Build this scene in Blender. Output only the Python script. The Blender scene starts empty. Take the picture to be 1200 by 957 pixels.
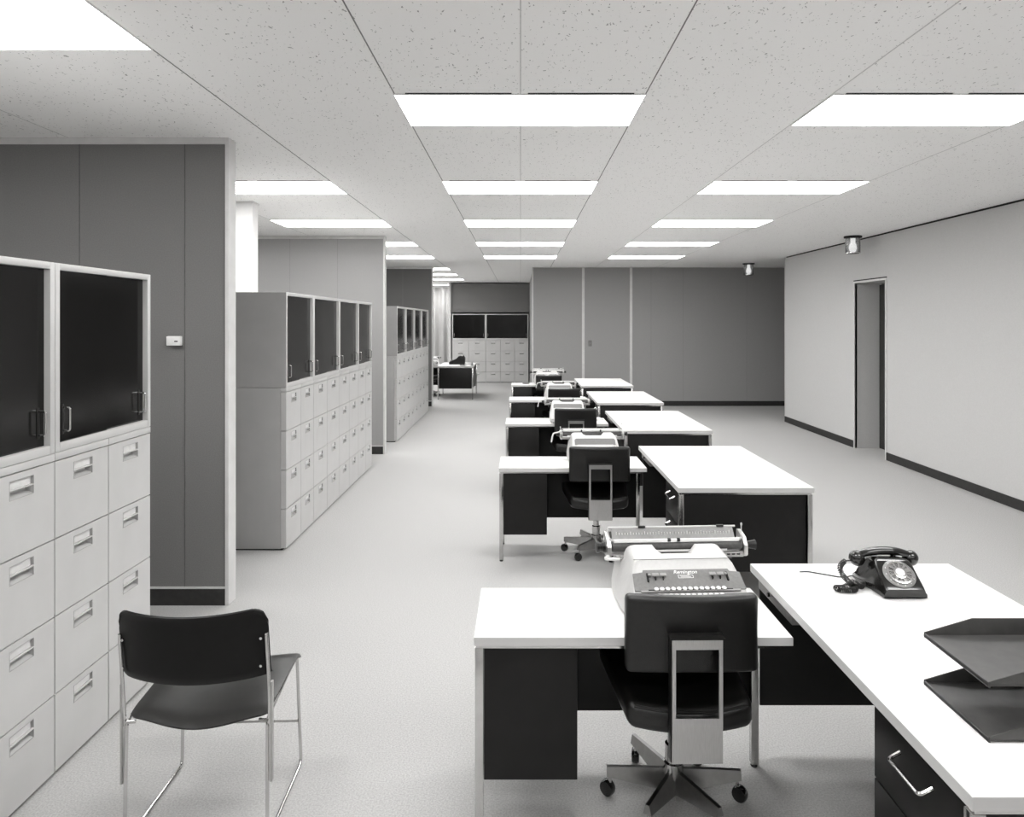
import bpy, bmesh, math, random
from mathutils import Vector, Matrix
random.seed(7)
PI = math.pi
SC = bpy.context.scene
COL = SC.collection

# ------------------------------------------------------------------ materials
def lin(v):
    return v/12.92 if v <= 0.04045 else ((v+0.055)/1.055)**2.4
def grey(v, warm=0.0035):
    return (lin(min(1, v+warm)), lin(v), lin(max(0, v-warm)), 1)
def pm(name, v, rough=0.5, metal=0.0, nscale=30.0, namt=0.04, bump=0.0, bscale=None, spec=None, coat=0.0, stretch=None, rvar=0.0):
    m = bpy.data.materials.new(name); m.use_nodes = True
    nt = m.node_tree; N = nt.nodes; L = nt.links
    b = N['Principled BSDF']
    tc = N.new('ShaderNodeTexCoord'); mp = N.new('ShaderNodeMapping')
    L.new(tc.outputs['Object'], mp.inputs['Vector'])
    if stretch: mp.inputs['Scale'].default_value = stretch
    no = N.new('ShaderNodeTexNoise'); no.inputs['Scale'].default_value = nscale; no.inputs['Detail'].default_value = 3
    L.new(mp.outputs['Vector'], no.inputs['Vector'])
    cr = N.new('ShaderNodeValToRGB')
    cr.color_ramp.elements[0].position = 0.3; cr.color_ramp.elements[1].position = 0.7
    cr.color_ramp.elements[0].color = grey(max(0, v-namt)); cr.color_ramp.elements[1].color = grey(min(1, v+namt))
    L.new(no.outputs['Fac'], cr.inputs['Fac']); L.new(cr.outputs['Color'], b.inputs['Base Color'])
    b.inputs['Roughness'].default_value = rough; b.inputs['Metallic'].default_value = metal
    if rvar:
        mr = N.new('ShaderNodeMapRange'); mr.inputs['To Min'].default_value = rough-rvar; mr.inputs['To Max'].default_value = rough+rvar
        L.new(no.outputs['Fac'], mr.inputs['Value']); L.new(mr.outputs['Result'], b.inputs['Roughness'])
    if spec is not None: b.inputs['Specular IOR Level'].default_value = spec
    if coat: b.inputs['Coat Weight'].default_value = coat; b.inputs['Coat Roughness'].default_value = 0.1
    if bump:
        n2 = N.new('ShaderNodeTexNoise'); n2.inputs['Scale'].default_value = bscale or nscale; n2.inputs['Detail'].default_value = 4
        L.new(mp.outputs['Vector'], n2.inputs['Vector'])
        bp = N.new('ShaderNodeBump'); bp.inputs['Strength'].default_value = bump; bp.inputs['Distance'].default_value = 0.002
        L.new(n2.outputs['Fac'], bp.inputs['Height']); L.new(bp.outputs['Normal'], b.inputs['Normal'])
    return m

M = {}
M['carpet'] = pm('carpet_grey', 0.71, 0.95, nscale=150, namt=0.055, bump=0.6, bscale=240, spec=0.1)
M['fabric_dark'] = pm('wall_fabric_dark', 0.475, 0.9, nscale=160, namt=0.02, bump=0.2, spec=0.15)
M['fabric_mid'] = pm('wall_fabric_mid', 0.615, 0.9, nscale=160, namt=0.02, bump=0.2, spec=0.15)
M['fabric_light'] = pm('wall_fabric_light', 0.63, 0.9, nscale=160, namt=0.015, bump=0.15, spec=0.15)
M['paint_wall'] = pm('wall_paint_pale', 0.79, 0.85, nscale=90, namt=0.012, bump=0.1, spec=0.2)
M['white_wall'] = pm('white_plaster', 0.92, 0.8, nscale=20, namt=0.01)
M['trim'] = pm('aluminium_trim', 0.83, 0.45, nscale=10, namt=0.02)
M['base'] = pm('baseboard_dark', 0.16, 0.6, nscale=30, namt=0.02)
M['reveal'] = pm('dark_reveal', 0.12, 0.9, nscale=30, namt=0.02)
M['seam'] = pm('panel_seam', 0.37, 0.9, nscale=30, namt=0.02)
M['cseam'] = pm('ceiling_seam', 0.50, 0.9, nscale=30, namt=0.03)
M['file'] = pm('filing_enamel', 0.77, 0.42, nscale=6, namt=0.01, bump=0.05, bscale=400, coat=0.15)
M['glassblk'] = pm('smoked_glass', 0.035, 0.16, nscale=4, namt=0.01, rvar=0.04, spec=0.35)
M['seam2'] = pm('panel_seam_faint', 0.55, 0.9, nscale=30, namt=0.02)
M['cseam2'] = pm('ceiling_seam_faint', 0.80, 0.9, nscale=30, namt=0.03)
M['fileshade'] = pm('filing_enamel_shaded', 0.66, 0.45, nscale=6, namt=0.01, bump=0.05, bscale=400)  # darker copy of filing_enamel, shade of the cabinet sides put into its colour
M['card'] = pm('label_card', 0.85, 0.7, nscale=40, namt=0.02)
M['chrome'] = pm('chrome', 0.80, 0.16, 1.0, nscale=20, namt=0.02)
M['brushed'] = pm('brushed_steel', 0.74, 0.32, 1.0, nscale=30, namt=0.03, stretch=(30, 1, 1))
M['steel'] = pm('satin_steel', 0.56, 0.28, 1.0, nscale=30, namt=0.02)
M['laminate'] = pm('white_laminate', 0.95, 0.32, nscale=8, namt=0.008)
M['edge'] = pm('laminate_edge_shade', 0.77, 0.4, nscale=8, namt=0.01)  # greyer than the white top, shade on the edge put into the colour
M['black'] = pm('black_enamel', 0.065, 0.42, nscale=15, namt=0.01, bump=0.05, bscale=300, spec=0.3)
M['leather'] = pm('black_vinyl', 0.06, 0.34, nscale=60, namt=0.015, bump=0.25, bscale=350)
M['plastic'] = pm('black_plastic', 0.06, 0.28, nscale=30, namt=0.01)
M['bakelite'] = pm('phone_black', 0.08, 0.14, nscale=30, namt=0.01, coat=0.5)
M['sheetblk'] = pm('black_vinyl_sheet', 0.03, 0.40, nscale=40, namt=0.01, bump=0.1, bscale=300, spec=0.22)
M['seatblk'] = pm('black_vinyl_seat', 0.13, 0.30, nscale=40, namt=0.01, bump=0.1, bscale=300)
M['tray'] = pm('tray_enamel', 0.27, 0.42, nscale=30, namt=0.02)
M['twbody'] = pm('typewriter_shell', 0.79, 0.45, nscale=90, namt=0.01, bump=0.12, bscale=500)
M['twpanel'] = pm('typewriter_panel', 0.47, 0.5, nscale=120, namt=0.02, bump=0.1, bscale=500)
M['twgrey'] = pm('typewriter_grey', 0.60, 0.5, nscale=120, namt=0.02)
M['rubber'] = pm('platen_rubber', 0.28, 0.4, nscale=60, namt=0.03)
M['keycap'] = pm('keycap_white', 0.90, 0.35, nscale=60, namt=0.01)
M['midgrey'] = pm('mid_grey_metal', 0.55, 0.4, 0.4, nscale=60, namt=0.02)
M['ink'] = pm('white_lettering', 0.93, 0.5, nscale=60, namt=0.01)
M['curtain'] = pm('curtain_cloth', 0.74, 0.9, nscale=120, namt=0.03)
M['paper'] = pm('paper_white', 0.93, 0.8, nscale=60, namt=0.01)
M['door'] = pm('dark_door', 0.20, 0.5, nscale=20, namt=0.02)
M['ceramic'] = pm('grey_ceramic', 0.5, 0.3, nscale=20, namt=0.02)

def ceiling_mat():
    m = bpy.data.materials.new('fissured_ceiling'); m.use_nodes = True
    nt = m.node_tree; N = nt.nodes; L = nt.links; b = N['Principled BSDF']
    tc = N.new('ShaderNodeTexCoord'); mp = N.new('ShaderNodeMapping'); mp.inputs['Scale'].default_value = (1, 0.6, 1)
    L.new(tc.outputs['Object'], mp.inputs['Vector'])
    n0 = N.new('ShaderNodeTexNoise'); n0.inputs['Scale'].default_value = 26; n0.inputs['Detail'].default_value = 2
    L.new(mp.outputs['Vector'], n0.inputs['Vector'])
    mx = N.new('ShaderNodeMixRGB'); mx.inputs['Fac'].default_value = 0.06
    L.new(mp.outputs['Vector'], mx.inputs['Color1']); L.new(n0.outputs['Color'], mx.inputs['Color2'])
    v = N.new('ShaderNodeTexVoronoi'); v.inputs['Scale'].default_value = 78
    L.new(mx.outputs['Color'], v.inputs['Vector'])
    sep = N.new('ShaderNodeSeparateColor'); L.new(v.outputs['Color'], sep.inputs['Color'])
    # spot radius varies by cell
    mul = N.new('ShaderNodeMath'); mul.operation = 'MULTIPLY'; mul.inputs[1].default_value = 0.30
    pw = N.new('ShaderNodeMath'); pw.operation = 'POWER'; pw.inputs[1].default_value = 2.0
    L.new(sep.outputs['Red'], pw.inputs[0]); L.new(pw.outputs[0], mul.inputs[0])
    lt = N.new('ShaderNodeMath'); lt.operation = 'LESS_THAN'
    L.new(v.outputs['Distance'], lt.inputs[0]); L.new(mul.outputs[0], lt.inputs[1])
    mc = N.new('ShaderNodeMixRGB'); mc.inputs['Color1'].default_value = grey(0.965); mc.inputs['Color2'].default_value = grey(0.68)
    L.new(lt.outputs[0], mc.inputs['Fac']); L.new(mc.outputs['Color'], b.inputs['Base Color'])
    b.inputs['Roughness'].default_value = 0.95; b.inputs['Specular IOR Level'].default_value = 0.1
    return m
M['ceiling'] = ceiling_mat()

def emis(name, s):
    m = bpy.data.materials.new(name); m.use_nodes = True
    nt = m.node_tree; N = nt.nodes; L = nt.links; b = N['Principled BSDF']
    tc = N.new('ShaderNodeTexCoord'); no = N.new('ShaderNodeTexNoise'); no.inputs['Scale'].default_value = 3
    L.new(tc.outputs['Object'], no.inputs['Vector'])
    mr = N.new('ShaderNodeMapRange'); mr.inputs['To Min'].default_value = s*0.96; mr.inputs['To Max'].default_value = s*1.04
    L.new(no.outputs['Fac'], mr.inputs['Value']); L.new(mr.outputs['Result'], b.inputs['Emission Strength'])
    b.inputs['Base Color'].default_value = (0.9, 0.9, 0.9, 1); b.inputs['Emission Color'].default_value = (1, 1, 0.99, 1)
    return m
M['lamp'] = emis('lit_diffuser', 9.0)
M['bulb'] = emis('lit_bulb', 0.7)
def glass_mat():
    m = bpy.data.materials.new('clear_ribbed_glass'); m.use_nodes = True
    nt = m.node_tree; b = nt.nodes['Principled BSDF']
    b.inputs['Transmission Weight'].default_value = 0.9; b.inputs['Roughness'].default_value = 0.12
    w = nt.nodes.new('ShaderNodeTexNoise'); w.inputs['Scale'].default_value = 60
    bp = nt.nodes.new('ShaderNodeBump'); bp.inputs['Strength'].default_value = 0.3
    nt.links.new(w.outputs['Fac'], bp.inputs['Height']); nt.links.new(bp.outputs['Normal'], b.inputs['Normal'])
    return m
M['glass'] = glass_mat()

# ------------------------------------------------------------------ mesh helpers
class MB:
    def __init__(s): s.bm = bmesh.new()
    def box(s, x0, x1, y0, y1, z0, z1, bev=0.0, seg=2):
        r = bmesh.ops.create_cube(s.bm, size=1.0)
        vs = r['verts']
        for v in vs:
            v.co = Vector(((x0+x1)/2+v.co.x*(x1-x0), (y0+y1)/2+v.co.y*(y1-y0), (z0+z1)/2+v.co.z*(z1-z0)))
        if bev > 0:
            es = list({e for v in vs for e in v.link_edges})
            bmesh.ops.bevel(s.bm, geom=es, offset=bev, segments=seg, profile=0.5, affect='EDGES', clamp_overlap=True)
        return s
    def rbox(s, c, size, r, cuts=10, fn=None):
        res = bmesh.ops.create_cube(s.bm, size=2.0)
        es = list({e for v in res['verts'] for e in v.link_edges})
        before = set(s.bm.verts) - set(res['verts'])
        bmesh.ops.subdivide_edges(s.bm, edges=es, cuts=cuts, use_grid_fill=True)
        vs = [v for v in s.bm.verts if v not in before]
        hx, hy, hz = size[0]/2, size[1]/2, size[2]/2
        # redistribute so that outer loops sit inside the rounding radius
        def rm(t, h):
            k = max(0.0, (h-r)/h)
            a = abs(t); nn = (cuts+1)/2
            edge = 1-2/nn if nn > 3 else 0.5
            if a <= edge: q = a/edge*k
            else: q = k+(a-edge)/(1-edge)*(1-k)
            return math.copysign(q*h, t)
        for v in vs:
            p = Vector((rm(v.co.x, hx), rm(v.co.y, hy), rm(v.co.z, hz)))
            q = Vector((max(-(hx-r), min(hx-r, p.x)), max(-(hy-r), min(hy-r, p.y)), max(-(hz-r), min(hz-r, p.z))))
            d = p-q
            if d.length > 1e-9: p = q+d.normalized()*r
            if fn: p = Vector(fn(p))
            v.co = Vector(c)+p
        return s
    def poly(s, pts, a0, a1, axis='y', bev=0):
        """prism: 2-D polygon extruded along axis ('x': pts=(y,z); 'y': pts=(x,z); 'z': pts=(x,y))"""
        def mk(p, a):
            return {'x': (a, p[0], p[1]), 'y': (p[0], a, p[1]), 'z': (p[0], p[1], a)}[axis]
        A = [s.bm.verts.new(mk(p, a0)) for p in pts]; B = [s.bm.verts.new(mk(p, a1)) for p in pts]
        n = len(pts); fs = [s.bm.faces.new(A), s.bm.faces.new(B[::-1])]
        for i in range(n):
            fs.append(s.bm.faces.new((A[i], B[i], B[(i+1) % n], A[(i+1) % n])))
        if bev:
            es = list({e for f in fs for e in f.edges})
            bmesh.ops.bevel(s.bm, geom=es, offset=bev, segments=2, profile=0.5, affect='EDGES', clamp_overlap=True)
        return s
    def tube(s, pts, r, seg=8, closed=False, fillet=0.0):
        pts = [Vector(p) for p in pts]
        if fillet > 0: pts = fil(pts, fillet, closed)
        n = len(pts); rings = []
        up = None
        for i in range(n):
            if closed: t = (pts[(i+1) % n]-pts[i-1]).normalized()
            elif i == 0: t = (pts[1]-pts[0]).normalized()
            elif i == n-1: t = (pts[-1]-pts[-2]).normalized()
            else: t = ((pts[i+1]-pts[i]).normalized()+(pts[i]-pts[i-1]).normalized()).normalized()
            if up is None:
                up = Vector((0, 0, 1)) if abs(t.z) < 0.9 else Vector((0, 1, 0))
            u = (up-t*up.dot(t))
            if u.length < 1e-6: u = t.orthogonal()
            u.normalize(); up = u; w = t.cross(u)
            rings.append([s.bm.verts.new(pts[i]+(u*math.cos(2*PI*k/seg)+w*math.sin(2*PI*k/seg))*r) for k in range(seg)])
        m = n if closed else n-1
        for i in range(m):
            a, b = rings[i], rings[(i+1) % n]
            for k in range(seg):
                s.bm.faces.new((a[k], a[(k+1) % seg], b[(k+1) % seg], b[k]))
        if not closed:
            s.bm.faces.new(rings[0][::-1]); s.bm.faces.new(rings[-1])
        return s
    def lathe(s, prof, c=(0, 0, 0), axis='z', seg=24, ang=0.0):
        """prof: (radius, height) pairs"""
        c = Vector(c); rings = []
        for (r, h) in prof:
            ring = []
            for k in range(seg):
                a = 2*PI*k/seg+ang; x, y = r*math.cos(a), r*math.sin(a)
                p = {'z': (x, y, h), 'x': (h, x, y), 'y': (y, h, x)}[axis]
                ring.append(s.bm.verts.new(c+Vector(p)))
            rings.append(ring)
        for a, b in zip(rings[:-1], rings[1:]):
            for k in range(seg):
                s.bm.faces.new((a[k], a[(k+1) % seg], b[(k+1) % seg], b[k]))
        s.bm.faces.new(rings[0][::-1]); s.bm.faces.new(rings[-1])
        return s
    def sheet(s, f, nu, nv, th):
        P = [[Vector(f(i/nu, j/nv)) for j in range(nv+1)] for i in range(nu+1)]
        T, B = [], []
        for i in range(nu+1):
            rt, rb = [], []
            for j in range(nv+1):
                du = P[min(nu, i+1)][j]-P[max(0, i-1)][j]; dv = P[i][min(nv, j+1)]-P[i][max(0, j-1)]
                n = du.cross(dv)
                n = n.normalized() if n.length > 1e-12 else Vector((0, 0, 1))
                rt.append(s.bm.verts.new(P[i][j]+n*th/2)); rb.append(s.bm.verts.new(P[i][j]-n*th/2))
            T.append(rt); B.append(rb)
        for i in range(nu):
            for j in range(nv):
                s.bm.faces.new((T[i][j], T[i+1][j], T[i+1][j+1], T[i][j+1]))
                s.bm.faces.new((B[i][j], B[i][j+1], B[i+1][j+1], B[i+1][j]))
        for i in range(nu):
            s.bm.faces.new((T[i][0], B[i][0], B[i+1][0], T[i+1][0])); s.bm.faces.new((T[i][nv], T[i+1][nv], B[i+1][nv], B[i][nv]))
        for j in range(nv):
            s.bm.faces.new((T[0][j], T[0][j+1], B[0][j+1], B[0][j])); s.bm.faces.new((T[nu][j], B[nu][j], B[nu][j+1], T[nu][j+1]))
        return s
    def loft(s, secs):
        R = [[s.bm.verts.new(p) for p in sec] for sec in secs]
        for a, b in zip(R[:-1], R[1:]):
            for k in range(len(a)-1):
                s.bm.faces.new((a[k], a[k+1], b[k+1], b[k]))
            s.bm.faces.new((a[-1], a[0], b[0], b[-1]))
        s.bm.faces.new(R[0][::-1]); s.bm.faces.new(R[-1])
        return s
    def build(s, name, mat, parent=None, smooth=35, loc=None, rot=None):
        bmesh.ops.recalc_face_normals(s.bm, faces=s.bm.faces[:])
        me = bpy.data.meshes.new(name); s.bm.to_mesh(me); s.bm.free()
        me.materials.append(mat)
        if smooth:
            for p in me.polygons: p.use_smooth = True
            me.set_sharp_from_angle(angle=math.radians(smooth))
        o = bpy.data.objects.new(name, me); COL.objects.link(o)
        if parent: o.parent = parent
        if loc: o.location = loc
        if rot: o.rotation_euler = rot
        return o

def fil(pts, r, closed=False, n=5):
    out = []; N = len(pts)
    for i, p in enumerate(pts):
        if not closed and i in (0, N-1): out.append(p); continue
        a = pts[i-1]; b = pts[(i+1) % N]
        da = (a-p); db = (b-p)
        d = min(r, da.length*0.45, db.length*0.45)
        p0 = p+da.normalized()*d; p1 = p+db.normalized()*d
        for k in range(n+1):
            t = k/n
            out.append(p0*(1-t)**2+p*2*t*(1-t)+p1*t*t)
    return out

def thing(name, label, cat, loc=(0, 0, 0), rotz=0, group=None):
    o = bpy.data.objects.new(name, None); COL.objects.link(o)
    o.empty_display_size = 0.1
    o.location = loc; o.rotation_euler = (0, 0, rotz)
    o['label'] = label; o['category'] = cat
    if group: o['group'] = group
    return o
def tag(o, label, cat, group=None, kind=None):
    o['label'] = label; o['category'] = cat
    if group: o['group'] = group
    if kind: o['kind'] = kind
    return o
def struct(name, mb, m, parent=None, smooth=0):
    o = mb.build(name, m, parent, smooth)
    if not parent: o['kind'] = 'structure'
    return o
def copy_tree(o, parent=None):
    c = o.copy(); COL.objects.link(c)
    if parent: c.parent = parent
    for ch in [x for x in SC.objects if x.parent == o]: copy_tree(ch, c)
    return c
def place(o, loc, rotz, label, group=None):
    o.location = loc; o.rotation_euler = (0, 0, rotz); o['label'] = label
    if group: o['group'] = group
    return o

F, H0, HC, VX, VY = 840.0, 1.72, 1.118, 610.0, 377.0
ZC = H0+HC

# ------------------------------------------------------------------ setting
struct('floor', MB().box(-6.2, 7.2, -2.7, 22.8, -0.1, 0), M['carpet'])
struct('ceiling', MB().box(-6.2, 7.2, -2.7, 22.8, ZC, ZC+0.1), M['ceiling'])
struct('wall_left', MB().box(-6.2, -6.0, -2.7, 22.8, 0, ZC), M['fabric_mid'])
struct('wall_rear', MB().box(-6.0, 4.56, -2.7, -2.5, 0, ZC), M['paint_wall'])
struct('wall_end', MB().box(-6.0, 7.2, 22.6, 22.8, 0, ZC), M['white_wall'])
# right wall with door opening
w = MB()
DY0, DY1, DZ = 8.95, 9.77, 2.242
XR = 4.56
w.box(XR, XR+0.36, -2.7, DY0, 0, ZC-0.022).box(XR, XR+0.36, DY1, 12.35, 0, ZC-0.022).box(XR, XR+0.36, DY0, DY1, DZ, ZC-0.022)
wr = struct('wall_right', w, M['paint_wall'])
struct('trim_1', MB().box(XR+0.012, XR+0.36, -2.7, 12.33, ZC-0.022, ZC), M['reveal'])
struct('wall_alcove', MB().box(XR+0.36, 7.2, 12.15, 12.35, 0, ZC).box(7.0, 7.2, 12.35, 22.6, 0, ZC), M['fabric_dark'])
struct('baseboard_right', MB().box(XR-0.012, XR, -2.7, DY0-0.03, 0, 0.098, 0.002).box(XR-0.012, XR, DY1+0.03, 12.35, 0, 0.098, 0.002), M['base'])
d1 = struct('door_1', MB().box(XR+0.32, XR+0.355, DY0+0.02, DY1-0.02, 0.005, DZ-0.02, 0.002), M['door'])
hd = MB().lathe([(0.012, 0), (0.012, -0.03), (0.026, -0.035), (0.028, -0.055), (0.018, -0.065)], (XR+0.32, DY0+0.1, 1.0), 'x', 16).build('door_knob', M['chrome'], d1)
fr = MB()
for y0, y1 in ((DY0-0.028, DY0), (DY1, DY1+0.028)):
    fr.box(XR-0.012, XR+0.03, y0, y1, 0, DZ+0.028, 0.002)
fr.box(XR-0.012, XR+0.03, DY0, DY1, DZ, DZ+0.028, 0.002)
struct('trim_2', fr, M['trim'])
struct('trim_3', MB().box(XR-0.008, XR, DY0-0.03, DY1+0.03, DZ+0.028, DZ+0.042), M['reveal'])
struct('trim_4', MB().box(XR-0.006, XR+0.02, 12.35, 12.362, 0, ZC-0.02), M['trim'])

# partitions standing out from the left, each ending in a pale post
def partition(nm, y0, xe, seams, fm, n, th=0.11, sm='seam2'):
    struct('wall_'+nm, MB().box(-6.0, xe-0.012, y0+0.006, y0+th-0.006, 0, ZC-0.04), fm)
    struct('trim_%d' % n, MB().box(-6.0, xe-0.02, y0-0.004, y0+th+0.004, ZC-0.04, ZC, 0.002)
           .box(xe-0.022, xe, y0-0.002, y0+th, 0, ZC, 0.002)
           .box(-6.0, xe-0.022, y0, y0+0.006, 0.1, 0.112), M['trim'])
    struct('baseboard_'+nm, MB().box(-6.0, xe-0.022, y0-0.004, y0+0.006, 0, 0.1, 0.001), M['base'])
    s = MB()
    for x in seams: s.box(x-0.0025, x+0.0025, y0+0.004, y0+0.007, 0.112, ZC-0.04)
    struct('trim_%d' % (n+1), s, M[sm])
partition('left_near', 4.35, -1.771, [-2.04, -2.68, -3.32, -3.96], M['fabric_dark'], 5, sm='seam')
partition('left_middle', 9.32, -1.765, [-2.38, -3.0, -3.62], M['fabric_light'], 7)
partition('left_far', 14.60, -1.79, [-2.4, -3.0], M['fabric_dark'], 9)
# building column, white, behind the second bank of files
struct('wall_column', MB().box(-3.3, -2.49, 6.66, 6.80, 0, ZC-0.015, 0.004).box(-3.31, -2.48, 6.65, 6.81, ZC-0.015, ZC), M['white_wall'])

# far right partition wall with door-like panel strips
YB = 14.68
struct('wall_back', MB().box(0.262, 7.0, YB, YB+0.14, 0, ZC-0.012), M['fabric_mid'])
struct('baseboard_back', MB().box(2.30, 7.0, YB-0.012, YB, 0, 0.1, 0.002), M['base'])
t = MB()
for px in (683.5, 739.5):
    x = (px-VX)*YB/F
    t.box(x-0.026, x+0.026, YB-0.012, YB, 0, ZC-0.012, 0.002)
t.box(0.25, 7.0, YB-0.006, YB+0.14, ZC-0.012, ZC)
struct('trim_11', t, M['trim'])
t = MB()
for px in (763, 800.5, 875):
    x = (px-VX)*YB/F
    t.box(x-0.003, x+0.003, YB-0.0015, YB, 0.1, ZC-0.012)
struct('trim_12', t, M['seam2'])
struct('wall_back_side', MB().box(0.262, 0.38, YB+0.14, 20.5, 0, ZC), M['fabric_mid'])
struct('trim_13', MB().box(0.238, 0.262, YB-0.008, YB+0.14, 0, ZC, 0.002), M['trim'])
struct('wall_far_end', MB().box(-2.02, 0.262, 21.0, 21.12, 0, ZC-0.03), M['fabric_dark'])
struct('trim_14', MB().box(-2.02, 0.262, 20.99, 21.13, ZC-0.03, ZC).box(-2.04, -1.975, 20.30, 21.13, 0, ZC, 0.002), M['trim'])
# blank panel over the far files comes forward to the cabinet line
struct('trim_15', MB().box(-1.975, 0.258, 20.36, 20.40, 1.99, ZC-0.03), M['fabric_dark'])
# light switch plate on the back wall
o = MB().box(-0.035, 0.035, -0.006, 0, -0.06, 0.06, 0.002).build('wall_plate', M['twpanel']); o.location = (((691.5)-VX)*YB/F, YB, 1.28)
MB().box(-0.006, 0.006, -0.014, -0.006, -0.012, 0.012, 0.002).build('switch', M['midgrey'], o)
tag(o, 'small grey switch plate between the two pale strips of the back wall', 'switch')

# ceiling seams
cs = MB()
for x in (-0.618, 0.614, -1.51):
    cs.box(x-0.0028, x+0.0028, -2.5, 22.6, ZC-0.0012, ZC+0.002)
for k, y in enumerate([3.517-2.155*1, 3.517, 5.68, 7.84, 10.0, 12.12, 14.0]):
    pass
struct('trim_16', cs, M['cseam'])
cs = MB()
for x in (0.0, 1.53, 2.77, -2.745):
    cs.box(x-0.0028, x+0.0028, -2.5, 22.6, ZC-0.0012, ZC+0.002)
struct('trim_17', cs, M['cseam2'])

# ceiling lights
LW, LD = 1.23, 0.545
def lamp_proto():
    t = thing('ceiling_light', '', 'ceiling light')
    MB().box(-LW/2, LW/2, 0, LD, -0.006, 0.0, 0.001).build('diffuser', M['lamp'], t)
    f = MB()
    e = 0.006
    f.box(-LW/2-e, LW/2+e, -e, 0, -0.007, 0).box(-LW/2-e, LW/2+e, LD, LD+e, -0.007, 0)
    f.box(-LW/2-e, -LW/2, 0, LD, -0.007, 0).box(LW/2, LW/2+e, 0, LD, -0.007, 0)
    f.build('frame', M['white_wall'], t)
    for s in (-1, 1):
        MB().box(s*0.3-0.26, s*0.3+0.26, LD+e, LD+e+0.010, -0.003, 0).build('air_slot', M['reveal'], t)
        MB().box(s*0.3-0.26, s*0.3+0.26, -e-0.010, -e, -0.003, 0).build('air_slot', M['reveal'], t)
    return t
rows = [3.517, 5.69, 7.85, 10.0, 12.05]
ordw = ['nearest', 'second', 'third', 'fourth', 'fifth', 'sixth', 'seventh', 'eighth', 'ninth']
lp = lamp_proto(); first = True
def lamp(x, y, label, group):
    global first
    o = lp if first else copy_tree(lp); first = False
    place(o, (x, y, ZC), 0, label, group)
for i, y in enumerate(rows):
    lamp(-0.004, y, '%s lit ceiling panel of the middle row above the typing desks' % ordw[i], 'middle row of ceiling lights')
    lamp(2.153, y, '%s lit ceiling panel of the right row towards the doorway wall' % ordw[i], 'right row of ceiling lights')
lamp(-2.127, 2.385, 'lit ceiling panel over the nearest filing cabinets, cut by the top left corner', 'left row of ceiling lights')
for i, y in enumerate([5.69, 7.85, 10.0, 12.05, 14.85, 16.6, 18.5]):
    lab = ['lit ceiling panel just behind the near grey partition', 'lit ceiling panel in front of the second partition',
           'lit ceiling panel just beyond the second partition', 'lit ceiling panel above the third bank of files',
           'lit ceiling panel just past the third partition', 'lit ceiling panel over the far lone desk', 'farthest lit ceiling panel before the far files'][i]
    lamp(-2.127, y, lab, 'left row of ceiling lights')
lamp(-2.4, 21.4, 'lit ceiling panel beside the far curtain', 'left row of ceiling lights')
for x in (-0.004, 2.153):  # unseen panels added to light the near part of the room
    for y in (1.36, -0.8):
        lamp(x, y, 'added unseen ceiling panel for fill light, behind or above the camera', 'added unseen ceiling lights')
for x, y in ((-4.3, 5.69), (-4.3, 7.85), (-4.3, 12.05), (-4.3, 2.385), (-2.127, -0.2), (-4.3, 16.6), (-4.3, 18.5)):  # unseen panels added to brighten the left bays
    lamp(x, y, 'added unseen ceiling panel for fill light, in a side bay', 'added unseen ceiling lights')

# added glowing pane, unseen fill light for the far left bay (behind the third partition)
struct('fill_pane_1', MB().box(-6.0, -5.985, 16.2, 21.6, 0.8, 2.5), emis('fill_pane_glow', 1.5))
struct('trim_18', MB().box(-6.0, -5.96, 16.1, 16.2, 0.7, 2.6).box(-6.0, -5.96, 21.6, 21.7, 0.7, 2.6).box(-6.0, -5.96, 16.2, 21.6, 2.5, 2.6)
       .box(-6.0, -5.94, 16.2, 21.6, 0.7, 0.8).box(-6.0, -5.97, 18.87, 18.93, 0.8, 2.5), M['trim'])  # frame of the added pane

# glass jar ceiling fittings
def jar(x, y, label):
    t = thing('ceiling_fixture', label, 'ceiling fixture', (x, y, ZC), 0, 'small glass ceiling fixtures along the right wall')
    MB().lathe([(0.11, 0), (0.11, -0.022), (0.06, -0.03)], seg=28).build('mounting_plate', M['reveal'], t)
    MB().lathe([(0.085, -0.024), (0.092, -0.05), (0.092, -0.215), (0.085, -0.225), (0.080, -0.215), (0.080, -0.05), (0.075, -0.024)], seg=32).build('glass_shade', M['glass'], t)
    MB().lathe([(0.03, -0.028), (0.03, -0.08), (0.045, -0.11), (0.05, -0.15), (0.03, -0.18), (0.005, -0.185)], seg=20).build('bulb', M['bulb'], t)
    MB().lathe([(0.094, -0.218), (0.094, -0.226), (0.078, -0.226), (0.078, -0.218)], seg=28).build('rim', M['chrome'], t)
jar(4.34, 9.36, 'clear glass jar ceiling fixture near the doorway in the right wall')
jar(4.36, 13.7, 'smaller looking glass ceiling fixture in front of the dark back wall corner')

# thermostat
t = thing('thermostat', 'small white thermostat box on the nearest grey partition', 'thermostat', (-2.095, 4.35+0.006, 1.605))
MB().box(-0.042, 0.042, -0.035, -0.004, -0.028, 0.028, 0.004).build('cover', M['paper'], t)
MB().box(0.008, 0.028, -0.0365, -0.034, -0.006, 0.001).build('dial_window', M['plastic'], t)
MB().box(-0.045, 0.048, -0.006, 0, -0.031, 0.031, 0.001).build('backplate', M['midgrey'], t)

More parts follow.
